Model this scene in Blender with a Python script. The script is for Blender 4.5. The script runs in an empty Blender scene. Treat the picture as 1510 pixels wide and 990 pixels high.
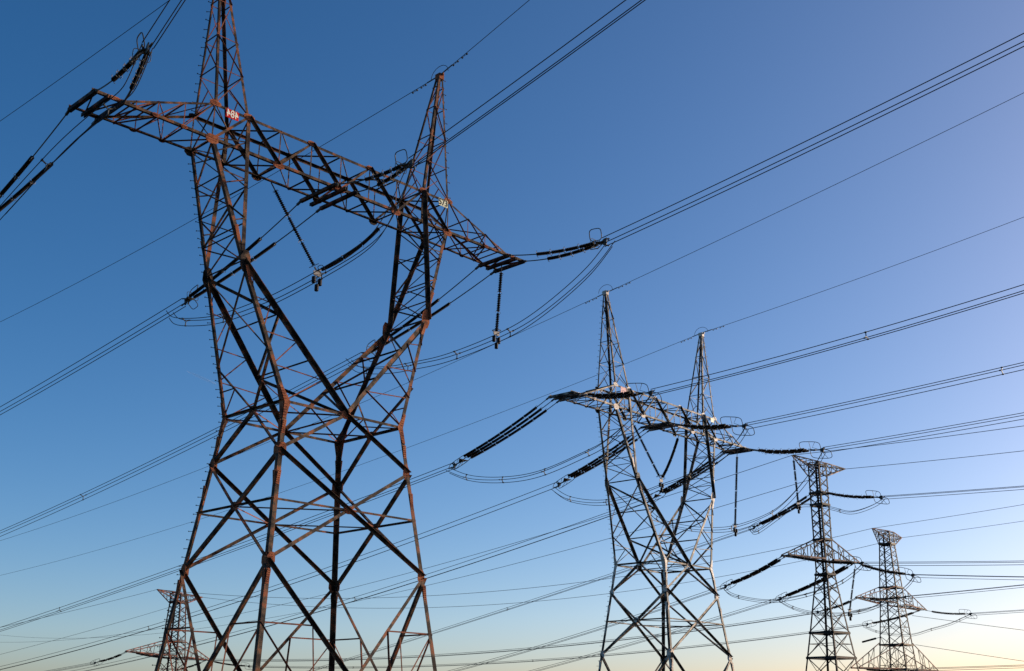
import bpy, math, random
from mathutils import Vector, Matrix
random.seed(7)
R = math.radians
V = Vector
sc = bpy.context.scene
col = sc.collection

# ---------------------------------------------------------------- camera
PITCH, ROLL, FPX = 0.3175, -0.0092, 1710.45
cam = bpy.data.cameras.new("camera")
cam.sensor_width = 36.0
cam.lens = FPX / 1510.0 * 36.0
cam.clip_start = 0.1
cam.clip_end = 60000
camo = bpy.data.objects.new("camera", cam)
col.objects.link(camo)
e1, e2 = V((1, 0, 0)), V((0, -math.sin(PITCH), math.cos(PITCH)))
rt = e1 * math.cos(ROLL) - e2 * math.sin(ROLL)
up = e1 * math.sin(ROLL) + e2 * math.cos(ROLL)
bk = rt.cross(up)
m3 = Matrix((rt, up, bk)).transposed()
camo.matrix_world = Matrix.Translation((0, 0, 1.6)) @ m3.to_4x4()
sc.camera = camo

# ---------------------------------------------------------------- sky and sun
SUN_EL, SUN_AZ = R(12.9), R(65.5)          # azimuth clockwise from +Y (the view direction)
w = bpy.data.worlds.new("World")
sc.world = w
w.use_nodes = True
nt = w.node_tree
bgn = nt.nodes["Background"]
sky = nt.nodes.new("ShaderNodeTexSky")
sky.sky_type = 'NISHITA'
sky.sun_disc = False
sky.sun_elevation = SUN_EL
sky.sun_rotation = SUN_AZ
sky.altitude = 0
sky.air_density = 0.64
sky.dust_density = 1.27
sky.ozone_density = 3.33
hs = nt.nodes.new("ShaderNodeHueSaturation")
hs.inputs["Saturation"].default_value = 1.15
nt.links.new(sky.outputs[0], hs.inputs["Color"])
wb = nt.nodes.new("ShaderNodeMix"); wb.data_type = 'RGBA'; wb.blend_type = 'MULTIPLY'
wb.inputs[0].default_value = 1.0
wb.inputs[7].default_value = (2.67, 1.40, 1.04, 1)
nt.links.new(hs.outputs[0], wb.inputs[6])
hs2 = nt.nodes.new("ShaderNodeHueSaturation")
hs2.inputs["Saturation"].default_value = 1.2
nt.links.new(wb.outputs[2], hs2.inputs["Color"])
wb2 = nt.nodes.new("ShaderNodeMix"); wb2.data_type = 'RGBA'; wb2.blend_type = 'MULTIPLY'
wb2.inputs[0].default_value = 1.0
wb2.inputs[7].default_value = (0.665, 1.020, 1.110, 1)
nt.links.new(hs2.outputs[0], wb2.inputs[6])
nt.links.new(wb2.outputs[2], bgn.inputs[0])
bgn.inputs[1].default_value = 0.15
sun = bpy.data.lights.new("sun", 'SUN')
sun.energy = 5.0
sun.angle = R(0.5)
sun.color = (1.0, 0.86, 0.70)
suno = bpy.data.objects.new("sun", sun)
col.objects.link(suno)
sd = V((math.sin(SUN_AZ) * math.cos(SUN_EL), math.cos(SUN_AZ) * math.cos(SUN_EL), math.sin(SUN_EL)))
suno.rotation_euler = (-sd).to_track_quat('-Z', 'Y').to_euler()
suno.location = sd * 200
sc.view_settings.view_transform = 'Standard'
sc.view_settings.look = 'None'
sc.view_settings.gamma = 1.0
sc.view_settings.use_curve_mapping = False
sc.view_settings.exposure = 0.0

# ---------------------------------------------------------------- materials
def material(name, stops, scale=1.5, rough=0.6, metal=0.0, detail=6.0, bump=0.0, spec=0.12, stretch=None, seed=0.0):
    m = bpy.data.materials.new(name)
    m.use_nodes = True
    n = m.node_tree
    b = n.nodes["Principled BSDF"]
    b.inputs["Roughness"].default_value = rough
    b.inputs["Metallic"].default_value = metal
    b.inputs["Specular IOR Level"].default_value = spec
    tc = n.nodes.new("ShaderNodeTexCoord")
    mp = n.nodes.new("ShaderNodeMapping")
    mp.inputs["Location"].default_value = (seed, seed * 1.7, seed * 0.6)
    if stretch: mp.inputs["Scale"].default_value = stretch
    n.links.new(tc.outputs["Object"], mp.inputs[0])
    ns = n.nodes.new("ShaderNodeTexNoise")
    ns.inputs["Scale"].default_value = scale
    ns.inputs["Detail"].default_value = detail
    ns.inputs["Roughness"].default_value = 0.62
    n.links.new(mp.outputs[0], ns.inputs["Vector"])
    cr = n.nodes.new("ShaderNodeValToRGB")
    e = cr.color_ramp.elements
    while len(e) < len(stops): e.new(0.5)
    for k, (p, c) in enumerate(stops):
        e[k].position = p
        e[k].color = (*c, 1)
    n.links.new(ns.outputs[0], cr.inputs[0])
    n.links.new(cr.outputs[0], b.inputs["Base Color"])
    if bump:
        bp = n.nodes.new("ShaderNodeBump")
        bp.inputs["Strength"].default_value = bump
        n.links.new(ns.outputs[0], bp.inputs["Height"])
        n.links.new(bp.outputs[0], b.inputs["Normal"])
    return m

M = {}
M['rust_steel'] = material("rusty_painted_steel", [(0.38, (0.013, 0.008, 0.007)), (0.475, (0.038, 0.025, 0.019)), (0.54, (0.10, 0.064, 0.040)), (0.61, (0.23, 0.075, 0.034))], 1.1, 0.7, seed=3.0)
M['rust_plate'] = material("orange_rust_steel", [(0.32, (0.09, 0.032, 0.020)), (0.5, (0.26, 0.085, 0.040)), (0.68, (0.36, 0.14, 0.07))], 1.6, 0.85, bump=0.3)
M['rust_fine'] = material("red_rusted_brace", [(0.35, (0.07, 0.030, 0.020)), (0.5, (0.22, 0.070, 0.040)), (0.66, (0.09, 0.055, 0.036))], 1.2, 0.75)
M['galv_steel'] = material("glint_patched_galvanised_steel", [(0.34, (0.016, 0.013, 0.011)), (0.48, (0.036, 0.029, 0.023)), (0.55, (0.24, 0.19, 0.145)), (0.66, (0.42, 0.34, 0.27))], 0.8, 0.55, seed=1.0)  # cream patches painted in as sunlit glints, near-black stops as shade
M['galv_plate'] = material("pale_galvanised_plate", [(0.34, (0.40, 0.30, 0.24)), (0.55, (0.62, 0.54, 0.46)), (0.7, (0.72, 0.66, 0.58))], 1.4, 0.5)
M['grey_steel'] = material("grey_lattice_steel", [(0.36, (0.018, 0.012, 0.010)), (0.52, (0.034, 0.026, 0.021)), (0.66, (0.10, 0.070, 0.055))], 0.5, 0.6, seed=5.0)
M['red_steel'] = material("red_primer_lattice_steel", [(0.34, (0.03, 0.017, 0.014)), (0.52, (0.06, 0.034, 0.028)), (0.68, (0.12, 0.050, 0.038))], 0.4, 0.7, seed=9.0)
M['red_beam'] = material("red_primer_beam", [(0.42, (0.025, 0.012, 0.010)), (0.53, (0.11, 0.036, 0.024)), (0.62, (0.26, 0.09, 0.06))], 0.6, 0.7)
M['pale_red'] = material("faded_pink_beam", [(0.42, (0.020, 0.013, 0.011)), (0.53, (0.06, 0.036, 0.030)), (0.60, (0.34, 0.23, 0.19))], 0.6, 0.7)
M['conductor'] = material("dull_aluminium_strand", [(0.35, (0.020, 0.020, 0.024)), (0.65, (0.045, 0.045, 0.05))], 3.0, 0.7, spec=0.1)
M['far_conductor'] = material("pale_aluminium_strand", [(0.35, (0.07, 0.065, 0.065)), (0.65, (0.11, 0.105, 0.10))], 0.3, 0.7, spec=0.1)  # paler grey strand for the wires of the far towers
M['porcelain'] = material("dark_glazed_porcelain", [(0.35, (0.008, 0.008, 0.008)), (0.65, (0.022, 0.016, 0.013))], 2.0, 0.75, spec=0.05)
M['fitting'] = material("grey_forged_fitting", [(0.35, (0.05, 0.05, 0.045)), (0.65, (0.12, 0.12, 0.11))], 3.0, 0.5, metal=0.2)
M['ring_metal'] = material("grading_ring_aluminium", [(0.35, (0.045, 0.045, 0.045)), (0.65, (0.09, 0.09, 0.085))], 3.0, 0.5, metal=0.0, spec=0.1)
M['horn_metal'] = material("bright_arcing_horn_metal", [(0.35, (0.22, 0.20, 0.18)), (0.65, (0.36, 0.33, 0.30))], 3.0, 0.5)
M['weight_iron'] = material("black_cast_weight", [(0.35, (0.012, 0.010, 0.010)), (0.65, (0.03, 0.024, 0.02))], 3.0, 0.6)
M['concrete'] = material("concrete", [(0.35, (0.26, 0.25, 0.23)), (0.65, (0.36, 0.34, 0.31))], 3.0, 0.9, bump=0.3)
M['red_enamel'] = material("red_enamel_plate", [(0.35, (0.46, 0.008, 0.008)), (0.65, (0.55, 0.014, 0.012))], 3.0, 0.5)
M['white_enamel'] = material("white_enamel", [(0.35, (0.72, 0.70, 0.62)), (0.65, (0.80, 0.78, 0.70))], 3.0, 0.5)
M['cream_enamel'] = material("cream_enamel_plate", [(0.35, (0.62, 0.64, 0.46)), (0.65, (0.72, 0.74, 0.56))], 3.0, 0.5)
M['pink_enamel'] = material("sun_faded_pink_plate", [(0.35, (0.62, 0.36, 0.36)), (0.65, (0.74, 0.48, 0.46))], 3.0, 0.6)
M['black_paint'] = material("black_paint", [(0.35, (0.02, 0.02, 0.015)), (0.65, (0.035, 0.035, 0.03))], 3.0, 0.6)
M['vapour'] = material("thin_ice_vapour", [(0.35, (0.7, 0.7, 0.7)), (0.65, (0.8, 0.8, 0.8))], 0.01, 1.0)
M['vapour'].node_tree.nodes['Principled BSDF'].inputs['Alpha'].default_value = 0.07
M['ground'] = material("dry_field_soil_and_grass", [(0.34, (0.035, 0.030, 0.018)), (0.5, (0.060, 0.052, 0.026)), (0.62, (0.045, 0.055, 0.022)), (0.72, (0.085, 0.070, 0.042))], 0.05, 0.95, detail=12.0, bump=0.4, spec=0.05)

# ---------------------------------------------------------------- mesh helpers
class MB:
    """collects geometry for ONE mesh object"""
    def __init__(s): s.v = []; s.f = []
    def add(s, vs, fs):
        o = len(s.v)
        s.v += [tuple(p) for p in vs]
        s.f += [tuple(o + i for i in f) for f in fs]
    def prism(s, prof, p0, p1, u, v):
        n = len(prof)
        vs = [p0 + u * a + v * b for a, b in prof] + [p1 + u * a + v * b for a, b in prof]
        fs = [(i, (i + 1) % n, n + (i + 1) % n, n + i) for i in range(n)]
        fs += [tuple(range(n - 1, -1, -1)), tuple(range(n, 2 * n))]
        s.add(vs, fs)
    def ang(s, p0, p1, w, u, v, t=None, w2=None):
        """steel angle: corner along p0-p1, one flange towards u, the other towards v"""
        a = (p1 - p0).normalized()
        u = (u - a * u.dot(a)).normalized()
        v = v - a * v.dot(a); v = (v - u * v.dot(u)).normalized()
        t = t or max(0.014, w * 0.09)
        w2 = w2 or w
        s.prism([(0, 0), (w, 0), (w, t), (t, t), (t, w2), (0, w2)], p0, p1, u, v)
    def box(s, p0, p1, w, h=None, ref=V((0, 0, 1))):
        a = (p1 - p0).normalized()
        if abs(a.dot(ref)) > 0.97: ref = V((1, 0, 0))
        u = a.cross(ref).normalized(); v = u.cross(a)
        w, h = w / 2, (h or w) / 2
        s.prism([(-w, -h), (w, -h), (w, h), (-w, h)], p0, p1, u, v)
    def tube(s, pts, r, n=6, closed=False):
        m = len(pts)
        if m < 2: return
        vs = []; pu = None
        for i, p in enumerate(pts):
            a = pts[(i + 1) % m] - pts[i - 1] if closed or 0 < i < m - 1 else (pts[1] - pts[0] if i == 0 else pts[-1] - pts[-2])
            a = a.normalized()
            if pu is None:
                pu = a.cross(V((0, 0, 1)))
                if pu.length < 0.1: pu = a.cross(V((1, 0, 0)))
            pu = (pu - a * pu.dot(a)).normalized(); w_ = a.cross(pu)
            for k in range(n):
                t = 2 * math.pi * k / n
                vs.append(p + (pu * math.cos(t) + w_ * math.sin(t)) * r)
        fs = []
        for i in range(m if closed else m - 1):
            j = (i + 1) % m
            fs += [(i * n + k, i * n + (k + 1) % n, j * n + (k + 1) % n, j * n + k) for k in range(n)]
        if not closed: fs += [tuple(range(n - 1, -1, -1)), tuple((m - 1) * n + k for k in range(n))]
        s.add(vs, fs)
    def lathe(s, pts, radii, n=10):
        vs = []; m = len(pts); a = (pts[-1] - pts[0]).normalized()
        u = a.cross(V((0, 0, 1)))
        if u.length < 0.1: u = a.cross(V((1, 0, 0)))
        u.normalize(); w_ = a.cross(u)
        for p, r in zip(pts, radii):
            for k in range(n):
                t = 2 * math.pi * k / n
                vs.append(p + (u * math.cos(t) + w_ * math.sin(t)) * r)
        fs = [(i * n + k, i * n + (k + 1) % n, (i + 1) * n + (k + 1) % n, (i + 1) * n + k) for i in range(m - 1) for k in range(n)]
        fs += [tuple(range(n - 1, -1, -1)), tuple((m - 1) * n + k for k in range(n))]
        s.add(vs, fs)
    def plate(s, c, n, u, poly, t):
        """polygon (in the u / n x u plane) of thickness t, centred on c"""
        n = n.normalized(); u = (u - n * u.dot(n)).normalized(); v = n.cross(u)
        s.prism(poly, c - n * (t / 2), c + n * (t / 2), u, v)
    def build(s, name, mat, parent=None, smooth=False):
        me = bpy.data.meshes.new(name)
        me.from_pydata(s.v, [], s.f)
        me.validate(); me.update()
        import bmesh
        bm = bmesh.new(); bm.from_mesh(me)
        bmesh.ops.recalc_face_normals(bm, faces=bm.faces)
        bm.to_mesh(me); bm.free()
        if smooth:
            for p in me.polygons: p.use_smooth = True
        me.materials.append(mat)
        o = bpy.data.objects.new(name, me)
        col.objects.link(o)
        if parent: o.parent = parent
        return o

def tag(o, label=None, cat=None, group=None, kind=None):
    if label: o["label"] = label
    if cat: o["category"] = cat
    if group: o["group"] = group
    if kind: o["kind"] = kind
    return o

def thing(name, label, cat, loc=(0, 0, 0), rz=0.0, group=None):
    o = bpy.data.objects.new(name, None)
    o.empty_display_size = 1
    col.objects.link(o)
    o.location = loc
    o.rotation_euler = (0, 0, rz)
    tag(o, label, cat, group)
    return o


# ---- surveyed positions (metres)
SPAN = {'GL': [[79.913, 256.093, 41.775], [-95.421, 320.375, 33.526], 7.39],
 'GR': [[90.145, 268.295, 41.564], [-89.898, 346.31, 33.991], 8.29],
 'L': [[66.083, 254.473, 23.455], [-84.189, 305.888, 14.802], 3.59],
 'R': [[85.339, 283.951, 23.25], [-75.679, 350.94, 14.838], 3.48]}
POSE = {'1': [-14.9651, 85.7039, 0.79962, 0.0],
 '2': [20.1051, 153.2639, 0.84157, -2.2645],
 '3': [51.82, 193.17, 0.698, 0.0],
 '4': [84.59, 261.67, 0.873, 0.0],
 '5': [-92.89, 332.26, 1.361, 0.0]}
TIPS = {'3': [[-6.665, 0.0, 41.626], [7.958, 0.0, 41.324], [-10.342, 0.0, 24.845], [9.095, 0.0, 25.249]],
 '4': [[-7.279, 0.0, 40.175], [8.646, 0.0, 39.964], [-17.406, 0.0, 24.466], [17.554, -0.0, 24.308], [-22.255, 0.0, 10.048], [20.924, -0.0, 10.891]],
 '5': [[-12.152, 0.0, 31.926], [14.364, 0.0, 32.391], [-23.982, 0.0, 15.062], [21.855, 0.0, 14.958]]}
WIRES = {'1GLB': {'L': 300, 'c': 0.0002646, 'd': [-0.71705, 0.69702], 'm': 0.02368, 'p': [-23.048, 77.387, 57.647]},
 '1GLF': {'L': 150, 'c': 0.00025, 'd': [0.71709, -0.69698], 'm': 0.17856, 'p': [-23.048, 77.387, 57.647]},
 '1GRB': {'L': 300, 'c': 0.0003762, 'd': [-0.71647, 0.69762], 'm': -0.05859, 'p': [-6.882, 94.021, 57.647]},
 '1GRF': {'L': 150, 'c': 0.0002964, 'd': [0.71703, -0.69704], 'm': 0.24189, 'p': [-6.882, 94.021, 57.647]},
 '1LB': {'L': 300, 'c': 0.0005, 'd': [-0.71709, 0.69698], 'm': -0.122, 'p': [-43.185, 85.221, 37.9]},
 '1LF': {'L': 150, 'c': 0.00025, 'd': [0.71709, -0.69698], 'm': 0.57423, 'p': [-22.743, 62.723, 40.684]},
 '1MB': {'L': 300, 'c': 0.0003577, 'd': [-0.71664, 0.69744], 'm': -0.10846, 'p': [-29.978, 100.296, 37.551]},
 '1MF': {'L': 150, 'c': 0.0006111, 'd': [0.71626, -0.69783], 'm': 0.17875, 'p': [-7.695, 78.637, 40.914]},
 '1RB': {'L': 300, 'c': 0.0003515, 'd': [-0.71675, 0.69733], 'm': -0.14868, 'p': [-15.158, 113.803, 36.73]},
 '1RF': {'L': 150, 'c': 0.0005514, 'd': [0.71672, -0.69736], 'm': 0.09461, 'p': [7.848, 91.442, 40.128]},
 '2GLB': {'L': 400, 'c': 0.0002931, 'd': [-0.7459, 0.66606], 'm': -0.15755, 'p': [12.685, 144.959, 55.45]},
 '2GLF': {'L': 200, 'c': 0.0002533, 'd': [0.74569, -0.66629], 'm': 0.15303, 'p': [12.685, 144.959, 55.45]},
 '2GRB': {'L': 400, 'c': 0.0002612, 'd': [-0.75011, 0.66132], 'm': -0.15322, 'p': [28.015, 162.117, 55.572]},
 '2GRF': {'L': 200, 'c': 0.0005012, 'd': [0.74548, -0.66653], 'm': 0.0838, 'p': [28.015, 162.117, 55.572]},
 '2LB': {'L': 400, 'c': 0.0001554, 'd': [-0.74569, 0.66629], 'm': -0.15065, 'p': [-7.461, 151.054, 33.056]},
 '2LF': {'L': 200, 'c': 0.0007906, 'd': [0.74488, -0.66719], 'm': 0.02701, 'p': [16.193, 129.918, 37.413]},
 '2MB': {'L': 400, 'c': 0.0002835, 'd': [-0.74725, 0.66454], 'm': -0.18324, 'p': [6.921, 165.044, 33.339]},
 '2MF': {'L': 200, 'c': 0.0003723, 'd': [0.74562, -0.66637], 'm': 0.02609, 'p': [29.867, 144.541, 37.153]},
 '2RB': {'L': 400, 'c': 0.0003047, 'd': [-0.74613, 0.6658], 'm': -0.18634, 'p': [21.58, 178.787, 33.669]},
 '2RF': {'L': 200, 'c': 0.0003244, 'd': [0.74565, -0.66633], 'm': 0.00947, 'p': [43.612, 159.101, 37.426]},
 '3GLB': {'L': 450, 'c': 0.0001992, 'd': [-0.64276, 0.76607], 'm': -0.11529, 'p': [46.714, 188.886, 43.226]},
 '3GLF': {'L': 200, 'c': 0.0003198, 'd': [0.64263, -0.76618], 'm': -0.06748, 'p': [46.714, 188.886, 43.226]},
 '3GRB': {'L': 450, 'c': 0.0002124, 'd': [-0.64257, 0.76622], 'm': -0.11358, 'p': [57.917, 198.285, 42.924]},
 '3GRF': {'L': 200, 'c': 0.0002629, 'd': [0.64268, -0.76614], 'm': -0.07137, 'p': [57.917, 198.285, 42.924]},
 '3LB': {'L': 450, 'c': 0.000405, 'd': [-0.64237, 0.76639], 'm': -0.19077, 'p': [35.956, 196.456, 22.527]},
 '3LF': {'L': 200, 'c': 0.0002412, 'd': [0.64269, -0.76612], 'm': -0.0895, 'p': [52.921, 176.233, 23.916]},
 '3MB': {'L': 450, 'c': 6.88e-05, 'd': [-0.64272, 0.7661], 'm': -0.15253, 'p': [42.819, 203.9, 33.551]},
 '3MF': {'L': 200, 'c': 0.0002428, 'd': [0.64269, -0.76613], 'm': -0.07477, 'p': [59.275, 184.283, 35.433]},
 '3RB': {'L': 450, 'c': 0.0002597, 'd': [-0.64263, 0.76618], 'm': -0.18157, 'p': [48.319, 211.028, 22.027]},
 '3RF': {'L': 200, 'c': 0.0002501, 'd': [0.64269, -0.76613], 'm': -0.10517, 'p': [65.363, 190.711, 23.919]},
 '4BLF': {'L': 250, 'c': 0.0002083, 'd': [0.76627, -0.64252], 'm': 0.00679, 'p': [78.254, 237.939, 11.074]},
 '4GLF': {'L': 250, 'c': 0.0002852, 'd': [0.76625, -0.64255], 'm': 0.04831, 'p': [79.913, 256.093, 41.775]},
 '4GRF': {'L': 250, 'c': 0.0003366, 'd': [0.76622, -0.64258], 'm': 0.03584, 'p': [90.145, 268.295, 41.564]},
 '4LF': {'L': 250, 'c': 0.000214, 'd': [0.76627, -0.64252], 'm': 0.03321, 'p': [80.974, 241.986, 25.525]},
 '4RF': {'L': 250, 'c': 0.0002481, 'd': [0.76626, -0.64253], 'm': 0.01441, 'p': [104.103, 268.217, 24.495]},
 '4T0': {'L': 250, 'c': 0.0002901, 'd': [0.75663, -0.65385], 'm': -0.17945, 'p': [90.111, 265.92, 23.886]},
 '4T1': {'L': 250, 'c': 0.0002715, 'd': [0.76152, -0.64814], 'm': -0.18298, 'p': [90.326, 266.176, 17.587]},
 '5GLB': {'L': 400, 'c': 0.0004008, 'd': [-0.97802, 0.20849], 'm': -0.22869, 'p': [-95.421, 320.375, 33.526]},
 '5GRB': {'L': 400, 'c': 0.0004427, 'd': [-0.978, 0.2086], 'm': -0.28041, 'p': [-89.898, 346.31, 33.991]},
 '5LB': {'L': 300, 'c': 0.00025, 'd': [-0.97807, 0.20826], 'm': -0.16783, 'p': [-106.716, 310.684, 13.81]}}
YOKE = {'1LB': [-43.185, 85.221, 37.9],
 '1LF': [-22.743, 62.723, 40.684],
 '1MB': [-29.978, 100.296, 37.551],
 '1MF': [-7.695, 78.637, 40.914],
 '1RB': [-15.158, 113.803, 36.73],
 '1RF': [7.848, 91.442, 40.128],
 '2LB': [-7.461, 151.054, 33.056],
 '2LF': [16.193, 129.918, 37.413],
 '2MB': [6.921, 165.044, 33.339],
 '2MF': [29.867, 144.541, 37.153],
 '2RB': [21.58, 178.787, 33.669],
 '2RF': [43.612, 159.101, 37.426],
 '3LB': [35.956, 196.456, 22.527],
 '3LF': [52.921, 176.233, 23.916],
 '3MB': [42.819, 203.9, 33.551],
 '3MF': [59.275, 184.283, 35.433],
 '3RB': [48.319, 211.028, 22.027],
 '3RF': [65.363, 190.711, 23.919],
 '4BL': [78.254, 237.939, 11.074],
 '4L': [73.406, 248.332, 26.066],
 '4LB': [66.083, 254.473, 23.455],
 '4LF': [80.974, 241.986, 25.525],
 '4RB': [85.339, 283.951, 23.25],
 '4RF': [104.103, 268.217, 24.495],
 '5LB': [-106.716, 310.684, 13.81],
 '5LF': [-84.189, 305.888, 14.802],
 '5RB': [-97.567, 355.601, 13.868],
 '5RF': [-75.679, 350.94, 14.838]}
JUMP = {'1L': [[-22.899, 63.154, 40.952], [-23.856, 64.084, 38.998], [-24.743, 64.946, 38.428], [-27.014, 67.154, 38.324], [-29.847, 69.908, 37.926], [-32.646, 72.628, 37.132],
        [-36.992, 76.852, 35.611]],
 '1M': [[-31.951, 102.213, 37.015], [-30.771, 101.067, 35.899], [-26.696, 97.106, 34.645], [-23.975, 94.461, 34.321], [-21.059, 91.627, 34.263],
        [-19.318, 89.935, 34.267], [-15.527, 86.25, 34.738], [-11.192, 82.037, 35.593], [-9.427, 80.321, 37.048], [-8.086, 79.018, 39.638], [-7.363, 78.315, 40.868]],
 '1R': [[-16.985, 115.579, 36.598], [-15.632, 114.264, 35.338], [-12.052, 110.784, 34.34], [-9.201, 108.013, 34.027], [-6.078, 104.978, 33.813],
        [-1.417, 100.448, 34.274], [2.086, 97.042, 35.22], [6.352, 92.896, 37.705], [8.432, 90.875, 39.896]],
 '2L': [[-8.292, 151.796, 32.563], [-5.297, 149.12, 30.971], [-0.949, 145.235, 30.071], [3.584, 141.184, 30.08], [8.828, 136.5, 31.572], [10.892, 134.655, 32.334],
        [13.592, 132.242, 34.161], [15.442, 130.59, 35.958], [16.549, 129.601, 37.411]],
 '2M': [[6.165, 165.72, 32.77], [7.938, 164.136, 31.223], [10.578, 161.777, 30.249], [13.408, 159.248, 29.828], [17.264, 155.803, 30.178], [20.091, 153.277, 30.928],
        [22.678, 150.965, 31.504], [26.078, 147.927, 32.983], [28.808, 145.488, 35.055], [30.16, 144.28, 37.092]],
 '2R': [[20.807, 179.478, 33.361], [21.898, 178.503, 31.308], [23.637, 176.949, 29.824], [26.971, 173.97, 28.571], [29.778, 171.462, 28.012], [32.693, 168.858, 27.936],
        [36.647, 165.325, 29.071], [39.071, 163.158, 30.755], [41.518, 160.972, 33.551], [42.885, 159.75, 35.628], [43.841, 158.897, 37.383]],
 '3L': [[35.668, 196.799, 22.338], [36.461, 195.854, 21.254], [38.162, 193.826, 20.415], [41.228, 190.172, 19.561], [43.8, 187.105, 19.615], [46.727, 183.616, 20.138],
        [49.981, 179.737, 21.205], [52.17, 177.128, 22.857], [53.15, 175.96, 23.934]],
 '3M': [[42.176, 204.666, 33.551], [42.696, 202.491, 32.251], [45.344, 196.222, 33.994], [47.191, 189.287, 34.994], [51.816, 186.64, 34.094], [53.981, 183.235, 32.708],
        [58.632, 185.049, 34.433], [59.725, 183.747, 35.433]],
 '3R': [[47.932, 211.49, 21.949], [49.386, 209.756, 20.623], [51.825, 206.849, 19.348], [54.933, 203.144, 18.727], [57.277, 200.35, 18.631], [60.098, 196.987, 19.148],
        [63.089, 193.422, 21.035], [64.794, 191.389, 22.58], [65.597, 190.432, 23.889]],
 '4L': [[65.964, 254.573, 23.463], [68.256, 252.651, 22.057], [71.355, 250.052, 22.994], [75.292, 246.751, 23.719], [78.147, 244.357, 24.493], [80.974, 241.986, 25.525]],
 '4R': [[84.41, 284.73, 22.984], [86.644, 282.857, 21.617], [89.757, 280.246, 20.695], [93.47, 277.133, 20.372], [96.729, 274.4, 21.435], [100.288, 271.416, 22.461],
        [102.748, 269.353, 23.677], [104.449, 267.926, 24.475]]}
POST = {'1R': [[-1.015, 100.057, 41.3], [-1.426, 100.456, 34.927]],
 '1V': [[-19.177, 83.494, 41.6], [-11.148, 91.755, 41.6], [-15.553, 86.275, 35.094]],
 '2R': [[33.441, 168.189, 39.036], [32.71, 168.842, 28.328]],
 '2V': [[16.136, 151.044, 39.336], [23.599, 159.395, 39.336], [20.117, 153.254, 31.839]],
 '3M': [[46.867, 189.015, 43.026], [47.22, 189.311, 35.334]],
 '3R': [[58.558, 198.823, 26.549], [57.397, 200.207, 19.178]]}
EX = {'4X': [[80.784, 260.244, 18.736], [83.234, 281.842, 19.036]]}

POSE = {int(k): v for k, v in POSE.items()}
TIPS = {int(k): [V(t) for t in v] for k, v in TIPS.items()}
EYE = 1.6
def wld(k, p):
    x, y, a, dz = POSE[k]
    c, s = math.cos(a), math.sin(a)
    return V((x + c * p[0] - s * p[1], y + s * p[0] + c * p[1], p[2] + dz + EYE))
def lineup(k):
    a = POSE[k][2]
    return V((math.cos(a), math.sin(a), 0)), V((-math.sin(a), math.cos(a), 0))   # along the arms, along the line

# ---------------------------------------------------------------- ground
g = MB()
GL = -6.5                                   # the field lies lower than the bank the photographer stands on
def gz(r_): return GL * (1 - math.exp(-(r_ / 34.0) ** 2))
n_ = 64
rr_ = [0, 4, 8, 12, 16, 20, 25, 30, 36, 43, 51, 60, 72, 90, 120, 160, 300, 600, 1200, 2500, 6000, 20000]
vs = [V((0, 0, 0))]; fs = []
for r_ in rr_[1:]:
    for k in range(n_):
        t = 2 * math.pi * k / n_
        vs.append(V((r_ * math.cos(t), r_ * math.sin(t), gz(r_))))
fs += [(0, 1 + k, 1 + (k + 1) % n_) for k in range(n_)]
for i in range(len(rr_) - 2):
    a0, b0 = 1 + i * n_, 1 + (i + 1) * n_
    fs += [(a0 + k, b0 + k, b0 + (k + 1) % n_, a0 + (k + 1) % n_) for k in range(n_)]
g.add(vs, fs)
tag(g.build("ground", M['ground']), kind='structure')

# ---------------------------------------------------------------- the big single-circuit dead-end tower
WX, WY, ZW = 5.484, 3.885, 20.998
EX_, EY_, ZE = 8.906, 2.48, 31.0
BO, BI, BY, ZB, ZT = 11.76, 8.824, 1.475, 40.0, 42.963
TX, TY, PX, ZP = 21.015, 1.68, 11.598, 55.9
GX, GY = 0.1246, 0.1264
ZN1, ZR2, ZN2, ZR3 = 17.44, 13.87, 9.73, 5.64
SUNL = {}
def leg(sx, sy, z): return V((sx * (WX + GX * (ZW - z)), sy * (WY + GY * (ZW - z)), z))

class Frame:
    """adds angle bars lying in a face with outward normal n"""
    def __init__(s, sun): s.sun = sun
    def bar(s, mb, p0, p1, w, n, off=0.0):
        if w < .14: w *= .86
        a = (p1 - p0).normalized()
        n = (n - a * n.dot(a)).normalized()
        e = n.cross(a).normalized()
        if e.dot(s.sun) < 0: e = -e
        fall = (abs(a.z) > 0.22) and ((p1 - p0).dot(V((1, 0, 0))) * (p1 - p0).z < 0 if abs(n.y) > 0.6 else (p1 - p0).dot(V((0, 1, 0))) * (p1 - p0).z < 0)
        c0, c1 = p0 + n * off, p1 + n * off
        ns = n if n.dot(s.sun) > 0 else -n
        if fall:      # corner on the sunward edge, upstanding flange outwards
            mb.ang(c0 + e * w / 2, c1 + e * w / 2, w, -e, ns)
        else:
            mb.ang(c0 + e * w / 2, c1 + e * w / 2, w, -e, -ns)

def octo(r, k=0.45):
    a, b = r, r * k
    return [(a, b), (b, a), (-b, a), (-a, b), (-a, -b), (-b, -a), (b, -a), (a, -b)]

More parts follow.
